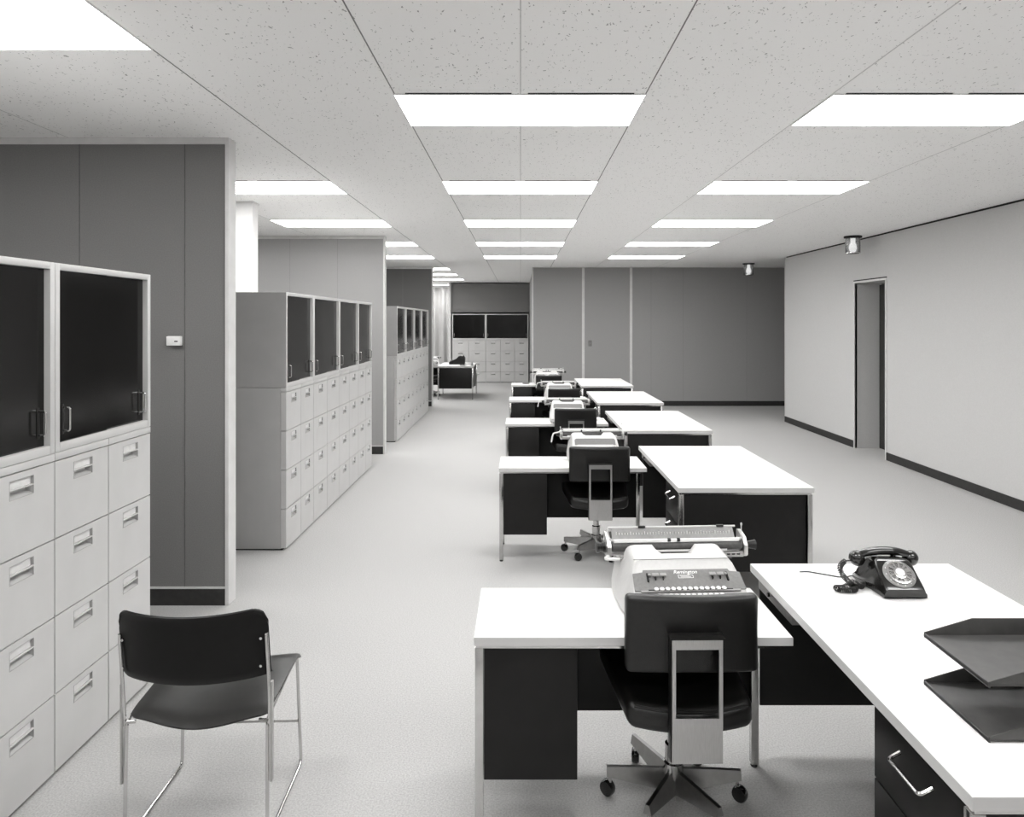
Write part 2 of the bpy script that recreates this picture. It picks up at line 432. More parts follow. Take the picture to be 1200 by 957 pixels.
# curtain by the far windows
def cf(u, v):
    x = -5.9+u*5.7; z = 0.03+v*(ZC-0.08)
    return (x, 22.40+0.055*math.sin(x*24)+0.025*math.sin(x*9.3+1)+0.01*math.sin(x*51)*(1-v), z)
o = MB().sheet(cf, 420, 4, 0.004).build('curtain', M['curtain'], None, 60)
tag(o, 'pale grey full height pleated curtain at the far end of the aisle', 'curtain')
MB().box(-5.95, -0.15, 22.38, 22.44, ZC-0.05, ZC, 0.002).build('curtain_track', M['trim'], o)

# ------------------------------------------------------------------ filing cabinets
ZF, ZU = 1.224, 1.944
DEP = 0.69
def frame_front(mb, x0, x1, z0, z1, hx0, hx1, hz0, hz1, ya, yb):
    """plate with a rectangular hole"""
    mb.box(x0, hx0, ya, yb, z0, z1); mb.box(hx1, x1, ya, yb, z0, z1)
    mb.box(hx0, hx1, ya, yb, z0, hz0); mb.box(hx0, hx1, ya, yb, hz1, z1)
def file_cabinet(wd, label, loc, rotz, group, style=0):
    t = thing('filing_cabinet', label, 'filing cabinet', loc, rotz, group)
    g = 0.0022
    # local: front face at y=0 looking -Y, body behind; x from 0 to wd
    MB().box(g, wd-g, 0.040, DEP, 0.012, ZF-0.002, 0.002).build('body', M['fileshade'], t)
    MB().box(g, wd-g, -0.004, 0.040, ZF-0.030, ZF-0.002, 0.0015).build('top_rail', M['file'], t)
    MB().box(g+0.01, wd-g-0.01, 0.03, DEP-0.03, 0, 0.012).build('plinth', M['reveal'], t)
    zh = (ZF-0.030-0.016)/4
    for k in range(4):
        z0 = 0.014+k*zh+0.003; z1 = 0.014+(k+1)*zh-0.002
        c = wd*0.5
        hw = 0.062
        hz1 = z1-0.022; hz0 = hz1-0.068
        d = MB(); frame_front(d, g+0.001, wd-g-0.001, z0, z1, c-hw, c+hw, hz0, hz1, -0.002, 0.038)
        dr = d.build('drawer', M['file'], t)
        p = MB()   # scooped pull below the card
        p.poly([(-0.001, hz0+0.001), (0.028, hz0+0.014), (0.034, hz0+0.034), (0.037, hz0+0.034), (0.037, hz0)], c-hw, c+hw, 'x')
        p.box(c-hw, c+hw, -0.004, 0.006, hz0+0.031, hz0+0.036, 0.001)
        p.build('pull', M['file'], dr)
        q = MB(); q.box(c-hw+0.001, c+hw-0.006, 0.006, 0.010, hz0+0.036, hz1-0.002)
        q.build('label_card', M['card'], dr)
        q = MB(); frame_front(q, c-hw, c+hw, hz0, hz1, c-hw+0.0015, c+hw-0.0015, hz0+0.0015, hz1-0.0015, -0.003, 0.0)
        q.build('bezel', M['fileshade'], dr)
    return t
def upper_cabinet(wd, label, loc, rotz, group, lefth=True):
    t = thing('glass_door_cabinet', label, 'cabinet', loc, rotz, group)
    g = 0.002; z0, z1 = ZF, ZU
    e = 0.026
    b = MB(); b.box(g, g+e, -0.004, DEP, z0, z1, 0.0015).box(wd-g-e, wd-g, -0.004, DEP, z0, z1, 0.0015)
    b.box(g+e, wd-g-e, -0.004, DEP, z1-e, z1, 0.0015).box(g+e, wd-g-e, -0.004, DEP, z0, z0+e+0.006, 0.0015)
    b.box(g+e, wd-g-e, DEP-0.02, DEP, z0+e, z1-e)
    b.build('cabinet_frame', M['file'], t)
    m = wd/2
    MB().box(g-0.0005, g+0.003, 0.0, DEP-0.002, z0+0.002, z1-0.002).build('side_shade', M['fileshade'], t)  # thin sheet over the side, shade put into its colour
    dl = MB().box(g+e, m+0.012, 0.010, 0.016, z0+e+0.006, z1-e).build('sliding_door', M['glassblk'], t)
    dr = MB().box(m-0.012, wd-g-e, 0.020, 0.026, z0+e+0.006, z1-e).build('sliding_door', M['glassblk'], t)
    for dd, x, yy in ((dl, g+e+0.035, 0.010), (dr, wd-g-e-0.035, 0.020)):
        MB().tube([(x, yy, z0+0.075), (x, yy-0.030, z0+0.075), (x, yy-0.030, z0+0.165), (x, yy, z0+0.165)], 0.0042, 8, False, 0.01).build('handle', M['chrome'], dd)
        MB().box(x-0.008, x+0.008, yy-0.002, yy, z0+0.062, z0+0.178, 0.001).build('handle_plate', M['black'], dd)
    return t
R90 = PI/2
def bank(X, ys, cols_up, name, gf, gu, ordn):
    """files facing +X; ys = boundaries from near to far"""
    n = len(ys)-1
    for i in range(n):
        lab = ('pale grey filing cabinet, %s from near end of %s' % (ordn[i], name))
        file_cabinet(ys[i+1]-ys[i], lab, (X, ys[i], 0), R90, gf)
    for i in range(len(cols_up)-1):
        lab = 'black glass door cabinet on %s, %s from its near end' % (name, ordn[i])
        upper_cabinet(cols_up[i+1]-cols_up[i], lab, (X, cols_up[i], 0), R90, gu)
ORD = ['first', 'second', 'third', 'fourth', 'fifth', 'sixth', 'seventh', 'eighth', 'ninth']
bank(-1.765, [1.995, 2.355, 2.713, 3.067, 3.414], [1.995, 2.713, 3.414], 'the nearest file bank',
     'filing cabinets of the nearest bank', 'glass door cabinets of the nearest bank', ORD)
bank(-1.765, [5.39, 5.757, 6.11, 6.54, 6.98, 7.38, 7.79, 8.15, 8.50], [5.39, 6.11, 6.98, 7.79, 8.50], 'the second file bank',
     'filing cabinets of the second bank', 'glass door cabinets of the second bank', ORD)
bank(-1.768, [10.25, 10.66, 11.08, 11.52, 11.96, 12.41, 12.86, 13.31, 13.75], [10.25, 11.08, 11.96, 12.86, 13.75], 'the third file bank',
     'filing cabinets of the third bank', 'glass door cabinets of the third bank', ORD)
Y4 = 20.30
xs4 = [(p-VX)*Y4/F for p in (529.8, 549.2, 569.2, 586.6, 603.0, 619.4)]
for i in range(5):
    file_cabinet(xs4[i+1]-xs4[i], 'pale grey filing cabinet at the far end wall, %s from the left' % ORD[i], (xs4[i], Y4, 0), 0, 'filing cabinets of the far end bank')
for i, (a, b) in enumerate(((xs4[0], xs4[2]), (xs4[2], xs4[5]))):
    upper_cabinet(b-a, 'black glass door cabinet on the far end files, %s one' % ['left narrower', 'right wider'][i], (a, Y4, 0), 0, 'glass door cabinets of the far end bank')

# ------------------------------------------------------------------ desks
DW, DL, DZT = 0.805, 1.43, 0.74
def bail(mb, x, y0, y1, z, out, r=0.004):
    mb.tube([(x, y0, z+0.012), (x+out, y0, z-0.004), (x+out, y1, z-0.004), (x, y1, z+0.012)], r, 8, False, 0.012)
def make_desk():
    t = thing('office_desk', '', 'desk')
    # local: near end y=0, left side (drawer side) x=0
    MB().box(0.002, DW-0.002, 0.002, DL-0.002, DZT-0.029, DZT, 0.001).build('desktop', M['laminate'], t)
    eb = MB(); eb.box(0, 0.002, 0, DL, DZT-0.030, DZT-0.001).box(DW-0.002, DW, 0, DL, DZT-0.030, DZT-0.001)
    eb.box(0.002, DW-0.002, 0, 0.002, DZT-0.030, DZT-0.001).box(0.002, DW-0.002, DL-0.002, DL, DZT-0.030, DZT-0.001)
    eb.build('edge_shade_band', M['edge'], t)
    MB().box(0.012, DW-0.012, 0.012, DL-0.012, DZT-0.044, DZT-0.030).build('frame_rail', M['chrome'], t)
    for x in (0.006, DW-0.036):
        for y in (0.010, DL-0.040):
            if x < 0.1 and y > 0.1: continue
            lg = MB().box(x, x+0.030, y, y+0.030, 0.012, DZT-0.044, 0.002).build('leg', M['chrome'], t)
            MB().lathe([(0.012, 0), (0.014, 0.004), (0.008, 0.013)], (x+0.015, y+0.015, 0), seg=12).build('glide', M['plastic'], lg)
    zb = 0.235
    # pedestal behind the near end, drawers open to the left
    MB().box(0.030, DW-0.042, 0.022, 0.445, zb, DZT-0.046, 0.002).build('pedestal', M['black'], t)
    hs = [(zb+0.003, 0.50), (0.505, DZT-0.05)]
    for (a, b) in hs:
        dr = MB().box(0.016, 0.030, 0.045, 0.442, a, b, 0.002).build('drawer', M['black'], t)
        h = MB(); bail(h, 0.016, 0.17, 0.31, b-0.055, -0.030, 0.0052); h.build('handle', M['chrome'], dr)
    MB().box(0.030, DW-0.042, DL-0.030, DL-0.018, 0.18, DZT-0.046, 0.001).build('end_panel', M['black'], t)
    MB().box(DW-0.030, DW-0.022, 0.045, DL-0.045, 0.235, DZT-0.046, 0.001).build('modesty_panel', M['black'], t)
    cd = MB().box(0.018, 0.40, DL-0.40, DL-0.045, DZT-0.082, DZT-0.046, 0.002).build('centre_drawer', M['midgrey'], t)
    MB().lathe([(0.008, 0.018), (0.009, 0.012), (0.007, 0.010)], (0, DL-0.17, DZT-0.062), 'x', 12).build('lock', M['plastic'], cd)
    return t
RW, RDP, RZ = 1.06, 0.445, 0.673
def make_return():
    t = thing('typing_table', '', 'desk')
    # local: near left corner at origin
    MB().box(0.002, RW-0.002, 0.002, RDP-0.002, RZ-0.027, RZ, 0.001).build('tabletop', M['laminate'], t)
    eb = MB(); eb.box(0, 0.002, 0, RDP, RZ-0.028, RZ-0.001).box(RW-0.002, RW, 0, RDP, RZ-0.028, RZ-0.001)
    eb.box(0.002, RW-0.002, 0, 0.002, RZ-0.028, RZ-0.001).box(0.002, RW-0.002, RDP-0.002, RDP, RZ-0.028, RZ-0.001)
    eb.build('edge_shade_band', M['edge'], t)
    MB().box(0.006, RW-0.03, 0.008, RDP-0.008, RZ-0.040, RZ-0.028).build('frame_rail', M['chrome'], t)
    for x, y in ((0.003, 0.010), (0.003, RDP-0.040), (RW-0.014, RDP-0.060)):
        lg = MB().box(x, x+0.028, y, y+0.028, 0.012, RZ-0.040, 0.002).build('leg', M['chrome'], t)
        MB().lathe([(0.012, 0), (0.014, 0.004), (0.008, 0.013)], (x+0.014, y+0.014, 0), seg=12).build('glide', M['plastic'], lg)
    MB().box(0.0325, 0.345, 0.016, RDP-0.05, 0.190, RZ-0.041, 0.002).build('pedestal', M['black'], t)
    MB().box(0.034, RW+0.012, RDP-0.030, RDP-0.020, 0.205, RZ-0.041, 0.001).build('modesty_panel', M['black'], t)
    return t
desk0 = make_desk(); ret0 = make_return()
XD, XT = 0.932, -0.155
names5 = ['nearest', 'second nearest', 'third', 'fourth', 'farthest']
fars = [2.909, 5.665, 7.90, 10.115, 12.44]
extra = ['holding a telephone and trays', 'two chrome handles showing', 'bare, middle of five',
         'bare, next to last', 'bare, closest to the back wall']
desks = []
for i, yf in enumerate(fars):
    o = desk0 if i == 0 else copy_tree(desk0)
    place(o, (XD, yf-DL, 0), 0, 'white topped desk, %s of the row, %s' % (names5[i], extra[i]), 'white topped desks in the row')
    o = ret0 if i == 0 else copy_tree(ret0)
    place(o, (XT, yf-0.085-RDP, 0), 0, 'low white typing table joined to the left of the %s desk' % names5[i], 'typing tables in the row')
# lone desk far down the aisle
o = place(copy_tree(desk0), (-1.85, 15.90, 0), 0, 'lone white topped black desk far down the aisle by the curtain', 'white topped desks'); 
o2 = place(copy_tree(ret0), (-1.86-RW, 15.90+DL-0.085-RDP, 0), 0, 'low typing table left of the far lone desk, mostly hidden by a partition')

# ------------------------------------------------------------------ typist chairs
def make_typist():
    t = thing('typist_chair', '', 'chair')
    # seat at origin, faces +Y, back pad at negative Y
    def bf(p):
        return (p.x, p.y+0.35*p.x*p.x+(0.012*math.cos(p.z*9)), p.z*(1-0.02*math.cos(p.x*8)))
    MB().rbox((0, -0.279, 0.713), (0.432, 0.050, 0.248), 0.018, 14, bf).build('backrest', M['leather'], t)
    def sf(p):
        d = -0.10*(p.x*p.x)/0.06 if False else 0
        wf = 1+0.10*(p.y/0.23)
        return (p.x*wf, p.y+0.0*p.x-(0.028 if p.y < 0 else -0.02)*(1-(p.x/0.24)**2)*abs(p.y)/0.23, p.z+0.32*p.x*p.x-0.006+0.008*(p.y/0.23))
    MB().rbox((0, -0.035, 0.436), (0.455, 0.44, 0.085), 0.030, 14, sf).build('seat', M['leather'], t)
    pp = []
    for i in range(17):
        x = -0.185+0.37*i/16
        pp.append((x, -0.035-0.216-0.026*(1-(x/0.2)**2), 0.464+0.32*x*x-0.004))
    MB().tube(pp, 0.005, 8).build('piping', M['leather'], t)
    pf = MB().box(-0.16, 0.16, -0.17, 0.13, 0.378, 0.392, 0.004).build('seat_plate', M['black'], t)
    # flat upright with window
    up = MB()
    W = 0.080; w = 0.068; ya, yb = -0.339, -0.331
    zt, zb = 0.722, 0.332
    up.box(-W, -w, ya, yb, zb, zt); up.box(w, W, ya, yb, zb, zt)
    up.box(-w, w, ya, yb, 0.690, zt); up.box(-w, w, ya, yb, zb, 0.474)
    up.build('back_upright', M['brushed'], t)
    sd = MB(); 
    for sx in (-1, 1): sd.box(sx*W-0.003, sx*W+0.003, -0.329, -0.298, zb, zt-0.004)
    sd.box(-W-0.006, W+0.006, -0.345, -0.300, zt, zt+0.006, 0.001)
    sd.build('upright_flange', M['black'], t)
    MB().box(-0.05, 0.05, -0.329, -0.10, 0.350, 0.377, 0.003).build('seat_bracket', M['black'], t)
    MB().lathe([(0.030, 0.075), (0.030, 0.20), (0.022, 0.205), (0.022, 0.33), (0.028, 0.335), (0.028, 0.38)], seg=20).build('column', M['chrome'], t)
    MB().tube([(0.03, -0.02, 0.36), (0.16, -0.05, 0.345), (0.20, -0.06, 0.35)], 0.006, 8).build('adjusting_lever', M['chrome'], t)
    b = bpy.data.objects.new('base', None)
    hub = MB().lathe([(0.034, 0.045), (0.036, 0.05), (0.036, 0.135), (0.031, 0.14)], seg=20).build('base', M['chrome'], t)
    for k, deg in enumerate((0, 60, 120, 180, 240, 300)):
        a = math.radians(deg)
        R = 0.240
        am = MB()
        secs = []
        for r_, zt_, h_, wt, wb in ((0.020, 0.112, 0.070, 0.007, 0.030), (0.13, 0.112, 0.052, 0.007, 0.022), (R, 0.110, 0.032, 0.007, 0.015)):
            pts = []
            for (o_, z_) in ((-wb, zt_-h_), (-wt, zt_), (wt, zt_), (wb, zt_-h_)):
                x = r_*math.cos(a)-o_*math.sin(a); y = r_*math.sin(a)+o_*math.cos(a)
                pts.append((x, y, z_))
            secs.append(pts)
        am.loft(secs)
        ao = am.build('arm', M['steel'], hub, 25)
        cx, cy = (R-0.012)*math.cos(a), (R-0.012)*math.sin(a)
        tw = a+0.9
        cs_ = MB().lathe([(0.006, 0.042), (0.006, 0.082)], (cx, cy, 0), seg=10)
        cs_.build('caster_stem', M['chrome'], ao)
        dx, dy = math.cos(tw), math.sin(tw)
        wh = MB()
        wh.lathe([(0.010, -0.016), (0.025, -0.014), (0.028, -0.008), (0.028, 0.008), (0.025, 0.014), (0.010, 0.016)], (0, 0, 0), 'x', 20)
        wo = wh.build('caster', M['bakelite'], ao); wo.location = (cx+dy*0.010, cy-dx*0.010, 0.028); wo.rotation_euler = (0, 0, tw)
    return t
ch0 = make_typist()
def base_rot(root, rz):
    for c in [x for x in SC.objects if x.parent == root and x.name.startswith('base')]: c.rotation_euler = (0, 0, rz)
chs = [((0.552, 2.590), 0.012, -0.06, 'large black typist chair seen from behind at the nearest typing table'),
       ((0.563, 5.345), -0.01, -0.12, 'black typist chair at the second typing table, back frame and two casters showing'),
       ((0.563, 7.580), 0.0, 0.3, 'black typist chair at the third typing table, half hidden behind a typewriter'),
       ((0.560, 9.770), 0.08, 0.6, 'black typist chair at the fourth typing table, top of its back slightly turned'),
       ((0.476, 12.110), -0.03, 0.2, 'farthest black typist chair of the row, only a dark strip showing')]
for i, (p, rz, br, lab) in enumerate(chs):
    o = ch0 if i == 0 else copy_tree(ch0)
    place(o, (p[0], p[1], 0), rz, lab, 'typist chairs at the typing tables'); base_rot(o, br)
o = place(copy_tree(ch0), (-2.12, 16.62, 0), -0.3, 'black typist chair at the far lone desk, peeking past the partition post', 'typist chairs at the typing tables')
base_rot(o, 0.4)

# ------------------------------------------------------------------ typewriters (front is -Y, stands on z=0)
def text_mesh(body, size, mat, parent, name, shear=0.3, extrude=0.0006):
    cu = bpy.data.curves.new(name, 'FONT'); cu.body = body; cu.size = size; cu.shear = shear; cu.extrude = extrude
    cu.align_x = 'CENTER'; cu.align_y = 'CENTER'; cu.offset = size*0.006
    tmp = bpy.data.objects.new('tmp', cu); COL.objects.link(tmp)
    dg = bpy.context.evaluated_depsgraph_get(); me = bpy.data.meshes.new_from_object(tmp.evaluated_get(dg))
    bpy.data.objects.remove(tmp); me.materials.clear(); me.materials.append(mat)
    o = bpy.data.objects.new(name, me); COL.objects.link(o); o.parent = parent
    return o
def make_typewriter(electric):
    t = thing('typewriter', '', 'typewriter')
    # profile stations: y, half width low, half width top, height, corner radius, notch depth
    if electric:
        ST = [(-0.198, .202, .198, .030, .010, 0), (-0.200, .204, .200, .046, .010, 0), (-0.128, .208, .204, .108, .012, 0), (-0.124, .208, .200, .114, .014, 0),
              (-0.046, .216, .192, .166, .022, 0), (-0.024, .218, .186, .190, .030, 0), (-0.019, .218, .184, .1945, .034, 0), (0.020, .220, .182, .201, .034, .004),
              (0.060, .220, .182, .206, .034, .020), (0.105, .221, .182, .207, .034, .034), (0.112, .221, .186, .204, .034, .036), (0.116, .221, .200, .150, .02, 0), (0.200, .218, .205, .140, .02, 0), (0.205, .214, .200, .05, .01, 0)]
    else:
        ST = [(-0.198, .178, .176, .030, .010, 0), (-0.200, .180, .178, .046, .010, 0), (-0.128, .184, .180, .100, .012, 0), (-0.110, .186, .176, .118, .014, 0),
              (-0.034, .188, .170, .182, .022, 0), (-0.010, .190, .166, .198, .026, 0), (0.005, .190, .164, .203, .028, 0.003), (0.030, .190, .164, .206, .028, .010),
              (0.060, .190, .164, .207, .028, .024), (0.105, .190, .164, .207, .028, .034), (0.112, .190, .166, .204, .028, .036), (0.116, .190, .172, .150, .02, 0), (0.195, .188, .176, .140, .02, 0), (0.200, .184, .172, .05, .01, 0)]
    secs = []
    for (y, wl, wt, h, r, nd) in ST:
        p = [(-wl, y, 0.012)]
        p.append((-wl, y, 0.35*h))
        for k in range(6):
            a = PI-(PI/2)*k/5
            p.append((-wt+r+r*math.cos(a), y, h-r+r*math.sin(a)))
        for x, n_ in ((-0.082, 0), (-0.056, 1), (0.056, 1), (0.082, 0)): p.append((x, y, h-nd*n_))
        for k in range(6):
            a = PI/2-(PI/2)*k/5
            p.append((wt-r+r*math.cos(a), y, h-r+r*math.sin(a)))
        p.append((wl, y, 0.35*h)); p.append((wl, y, 0.012))
        secs.append(p)
    MB().loft(secs).build('body_shell', M['twbody'], t, 28)
    W = 0.19 if electric else 0.165
    # feet
    ft = MB()
    for sx in (-1, 1):
        for sy in (-0.17, 0.17): ft.lathe([(0.014, 0), (0.016, 0.013)], (sx*(W-0.02), sy, 0), seg=12)
    ft.build('feet', M['plastic'], t)
    # keyboard deck
    def slope(y):  # shell height on the deck
        for a, b in zip(ST[:-1], ST[1:]):
            if a[0] <= y <= b[0] and b[0] > a[0]: return a[3]+(b[3]-a[3])*(y-a[0])/(b[0]-a[0])
        return 0.05
    MB().poly([(-0.192, slope(-0.192)+0.0012), (-0.130, slope(-0.130)+0.0012), (-0.130, slope(-0.130)-0.003), (-0.192, slope(-0.192)-0.003)], -W*0.86, W*0.86, 'x').build('keyboard_deck', M['twpanel'], t)
    kb = MB().lathe([(0.0066, 0), (0.0080, 0.002), (0.0080, 0.0045), (0.0066, 0.0058)], seg=14)
    k0 = None
    for row in range(4):
        y = -0.178+row*0.0165
        n = (10, 11, 12, 13)[row]
        for j in range(n):
            x = (j-(n-1)/2)*0.0198+(0.004, 0.0, -0.004, -0.002)[row]
            if k0 is None: k0 = kb.build('key', M['keycap'], t); k = k0
            else: k = k0.copy(); COL.objects.link(k)
            k.location = (x, y+0.004, slope(y+0.004)+0.009); k.rotation_euler = (0.35, 0, 0)
            # stem reaches deck: second mesh part of the key itself kept short
    st = MB()
    for row in range(4):
        y = -0.178+row*0.0165+0.004
        st.box(-W*0.78, W*0.78, y-0.002, y+0.002, slope(y), slope(y)+0.010)
    st.build('key_levers', M['black'], t)
    MB().rbox((0, -0.192, slope(-0.192)+0.010), (0.18, 0.011, 0.010), 0.003, 6).build('spacebar', M['keycap'], t)
    MB().box(-0.06, 0.06, -0.196, -0.186, slope(-0.192)-0.002, slope(-0.192)+0.008).build('spacebar_lever', M['black'], t)
    if electric:
        sl = math.atan2(0.166-0.114, 0.078)
        pn = bpy.data.objects.new('control_panel', None)
        pts = [(-0.196, -0.045), (0.196, -0.045), (0.192, 0.026), (0.156, 0.029), (0.153, 0.040), (-0.153, 0.040), (-0.156, 0.029), (-0.192, 0.026)]
        po = MB().poly(pts, 0.0, 0.004, 'z', 0.001).build('control_panel', M['twpanel'], t)
        po.location = (0, -0.085, 0.1415); po.rotation_euler = (sl, 0, 0)
        tx = text_mesh('Remington', 0.0195, M['ink'], po, 'lettering'); tx.location = (-0.004, 0.0275, 0.0046)
        pl = MB(); frame_front(pl, -0.028, 0.026, 0, 0.013, -0.0265, 0.0245, 0.0015, 0.0115, 0, 0.0008)
        pl.box(-0.019, 0.018, 0, 0.0008, 0.004, 0.0055).box(-0.021, 0.012, 0, 0.0008, 0.008, 0.0092)
        q = pl.build('emblem', M['ink'], po, 0); q.rotation_euler = (-PI/2, 0, 0); q.location = (-0.004, 0.0035, 0.0042)
        sm = MB().box(-0.180, 0.180, -0.0225, -0.0215, 0.1925, 0.1942).build('cover_seam', M['midgrey'], t)
        for sx in (-1, 1):
            for off in (0.088, 0.115):
                kk = MB().rbox((0, 0, 0.016), (0.024, 0.013, 0.007), 0.0025, 6).build('tab_key', M['twgrey'], po); kk.location = (sx*off+0.0, 0.010, 0)
                MB().box(-0.0015, 0.0015, -0.014, 0.003, 0.003, 0.015).build('tab_lever', M['black'], kk)
            sw = MB().box(-0.003, 0.003, -0.017, 0.017, 0.003, 0.010, 0.001).build('switch_slot', M['black'], po); sw.location = (sx*0.142, 0.006, 0)
            MB().rbox((-sx*0.006, 0.006, 0.012), (0.010, 0.008, 0.008), 0.002, 4).build('switch_tab', M['twgrey'], sw)
        MB().box(-0.175, 0.175, -0.052, -0.045, 0.000, 0.006, 0.001).build('panel_lip', M['twgrey'], po)
        for x in (-0.148, 0.172): 
            pass
    else:
        def uy(a): return (-0.110+0.076*a, 0.118+0.064*a)
        (ya, za), (ym, zm), (yb, zb) = uy(0.0), uy(0.42), uy(0.93)
        po = MB()
        def fp(u, v):
            y, z = uy(0.40+0.58*v)
            w2 = 0.150-0.012*max(0, (v-0.75)/0.25)**2
            return ((-1+2*u)*w2, y-0.001, z+0.0015)
        po.sheet(fp, 12, 8, 0.003); po.build('front_panel', M['twpanel'], t)
        def fp2(u, v):
            y, z = uy(0.02+0.36*v); return ((-1+2*u)*0.132, y-0.002, z+0.0025)
        MB().sheet(fp2, 4, 4, 0.005).build('paper_scale_strip', M['twbody'], t)
        MB().lathe([(0.006, 0.0), (0.006, 0.009)], (0.142, uy(0.2)[0], uy(0.2)[1]), 'z', 12).build('margin_button', M['keycap'], t)
    # type basket hidden in the notch
    MB().box(-0.058, 0.058, 0.06, 0.118, 0.150, 0.172).build('type_basket', M['plastic'], t)
    # ---------------- carriage
    cl = 0.262 if electric else 0.235      # half length
    ox = 0.020 if electric else 0.0
    ca = MB()
    ca.box(ox-cl, ox+cl, 0.150, 0.180, 0.152, 0.166, 0.002)
    ca.box(ox-cl, ox+cl, 0.112, 0.119, 0.166, 0.172, 0.001)
    for sx in (-1, 1):
        xa = ox+sx*cl
        pr = [(0.108, 0.160), (0.108, 0.196), (0.128, 0.222), (0.175, 0.236), (0.196, 0.236), (0.196, 0.170), (0.180, 0.152), (0.120, 0.152)]
        ca.poly(pr if electric else [(a_, min(b_, 0.214)) for a_, b_ in pr], xa-0.008, xa+0.008, 'x', 0.002)
        ca.lathe([(0.011, -0.012), (0.013, -0.010), (0.013, 0.010), (0.011, 0.012)], (xa, 0.139, 0.190), 'x', 18)
        ca.lathe([(0.006, -0.011), (0.006, 0.011)], (xa, 0.182, 0.205), 'x', 12)
        ca.box(xa-0.016, xa+0.004, 0.118, 0.150, 0.168, 0.174, 0.001)
    cao = ca.build('carriage', M['brushed'], t)
    MB().lathe([(0.006, ox-cl-0.02), (0.006, ox-cl+0.012), (0.019, ox-cl+0.013), (0.019, ox+cl-0.013), (0.006, ox+cl-0.012), (0.006, ox+cl+0.02)], (0, 0.139, 0.190), 'x', 28).build('platen', M['rubber'], cao)
    hpt = 0.040 if electric else 0.016
    def ptab(u, v):
        return (ox+(-1+2*u)*(cl-0.022), 0.166+0.036*v, 0.203+hpt*v)
    MB().sheet(ptab, 2, 2, 0.002).build('paper_table', M['midgrey'] if electric else M['twbody'], cao)
    MB().box(ox-cl+0.01, ox+cl-0.01, 0.1985, 0.206, 0.201+hpt, 0.208+hpt, 0.002).build('margin_rail', M['trim'], cao)
    MB().tube([(ox-cl+0.004, 0.150, 0.215), (ox-cl+0.014, 0.130, 0.217), (ox+cl-0.014, 0.130, 0.217), (ox+cl-0.004, 0.150, 0.215)], 0.0042 if electric else 0.0055, 8, False, 0.006).build('paper_bail', M['trim'], cao)
    for x in ((-0.010, 0.026) if electric else (-0.08, 0.065)):
        MB().lathe([(0.007, x-0.006), (0.008, x-0.004), (0.008, x+0.004), (0.007, x+0.006)], (0, 0.130, 0.216), 'x', 14).build('bail_roller', M['plastic'], cao)
    if electric:
        MB().box(ox-cl+0.02, ox+cl-0.02, 0.1255, 0.1285, 0.208, 0.221, 0.001).build('bail_scale', M['ink'], cao)
        tk = MB()
        for j in range(41):
            x = ox-cl+0.04+j*(2*cl-0.08)/40; q_ = 0.55
            y_ = 0.166+0.036*q_; z_ = 0.203+hpt*q_
            tk.box(x-0.0009, x+0.0009, y_-0.0045, y_-0.001, z_-0.003, z_+0.004 if j % 5 else z_+0.008)
        tk.build('scale_marks', M['ink'], cao)
        for xx in (ox-0.12, ox+0.19):
            MB().box(xx-0.014, xx+0.014, 0.194, 0.204, 0.243, 0.2515, 0.002).build('margin_stop', M['plastic'], cao)
    sc = MB(); 
    sc.box(ox-0.19, ox+0.19, 0.112, 0.1135, 0.176, 0.184).build('line_scale', M['trim'], cao)
    for s, x in ((-1, ox-cl-0.012), (1, ox+cl+0.012)):
        if electric and s > 0: pf_ = [(0.012, 0), (0.014, 0.012), (0.017, 0.030), (0.019, 0.034), (0.010, 0.035)]
        elif electric: pf_ = [(0.020, 0), (0.020, 0.012), (0.017, 0.013), (0.017, 0.022), (0.021, 0.023), (0.021, 0.034), (0.012, 0.036)]
        else: pf_ = [(0.012, 0), (0.013, 0.010), (0.016, 0.012), (0.016, 0.024), (0.012, 0.026)]
        MB().lathe([(r, s*h) for r, h in pf_], (x, 0.139, 0.190), 'x', 20).build('platen_knob', M['plastic'], cao)
    MB().tube([(ox+cl, 0.16, 0.205), (ox+cl, 0.16, 0.262)], 0.002, 6).lathe([(0.003, 0.258), (0.0045, 0.262), (0.003, 0.268)], (ox+cl, 0.16, 0), seg=8).build('paper_release', M['trim'], cao)
    # lower ratchet bar
    rb = MB().box(ox-cl+0.01, ox+cl-0.01, 0.108, 0.114, 0.154, 0.160)
    for j in range(26): 
        x = ox-cl+0.02+j*(2*cl-0.04)/25
        rb.box(x-0.003, x+0.003, 0.106, 0.110, 0.160, 0.166)
    rb.build('ratchet_bar', M['brushed'], cao)
    if electric:
        MB().tube([(ox-cl-0.004, 0.11, 0.165), (ox-cl-0.02, 0.095, 0.160), (ox-cl+0.035, 0.090, 0.158)], 0.006, 8, False, 0.006).build('carriage_lever', M['trim'], cao)
    else:
        MB().tube([(ox-cl, 0.125, 0.215), (ox-cl-0.025, 0.110, 0.208), (ox-cl-0.062, 0.085, 0.205), (ox-cl-0.072, 0.070, 0.180), (ox-cl-0.080, 0.060, 0.140)], 0.0055, 8, False, 0.012).build('carriage_lever', M['trim'], cao)
        MB().tube([(ox-cl, 0.16, 0.205), (ox-cl-0.006, 0.150, 0.245)], 0.004, 6).build('line_space_lever', M['trim'], cao)
    return t
te = make_typewriter(True); tm = make_typewriter(False)
place(te, (0.583, 2.605, RZ), 0.055, 'pale electric typewriter with dark grey panel on the nearest typing table', 'typewriters in the row')
place(tm, (0.548, 5.345, RZ), 0.02, 'pale manual typewriter with curved lever, above the second chair', 'typewriters in the row')
o = place(copy_tree(tm), (0.497, 7.59, RZ), -0.03, 'pale manual typewriter on the third typing table, its lever hanging left', 'typewriters in the row')
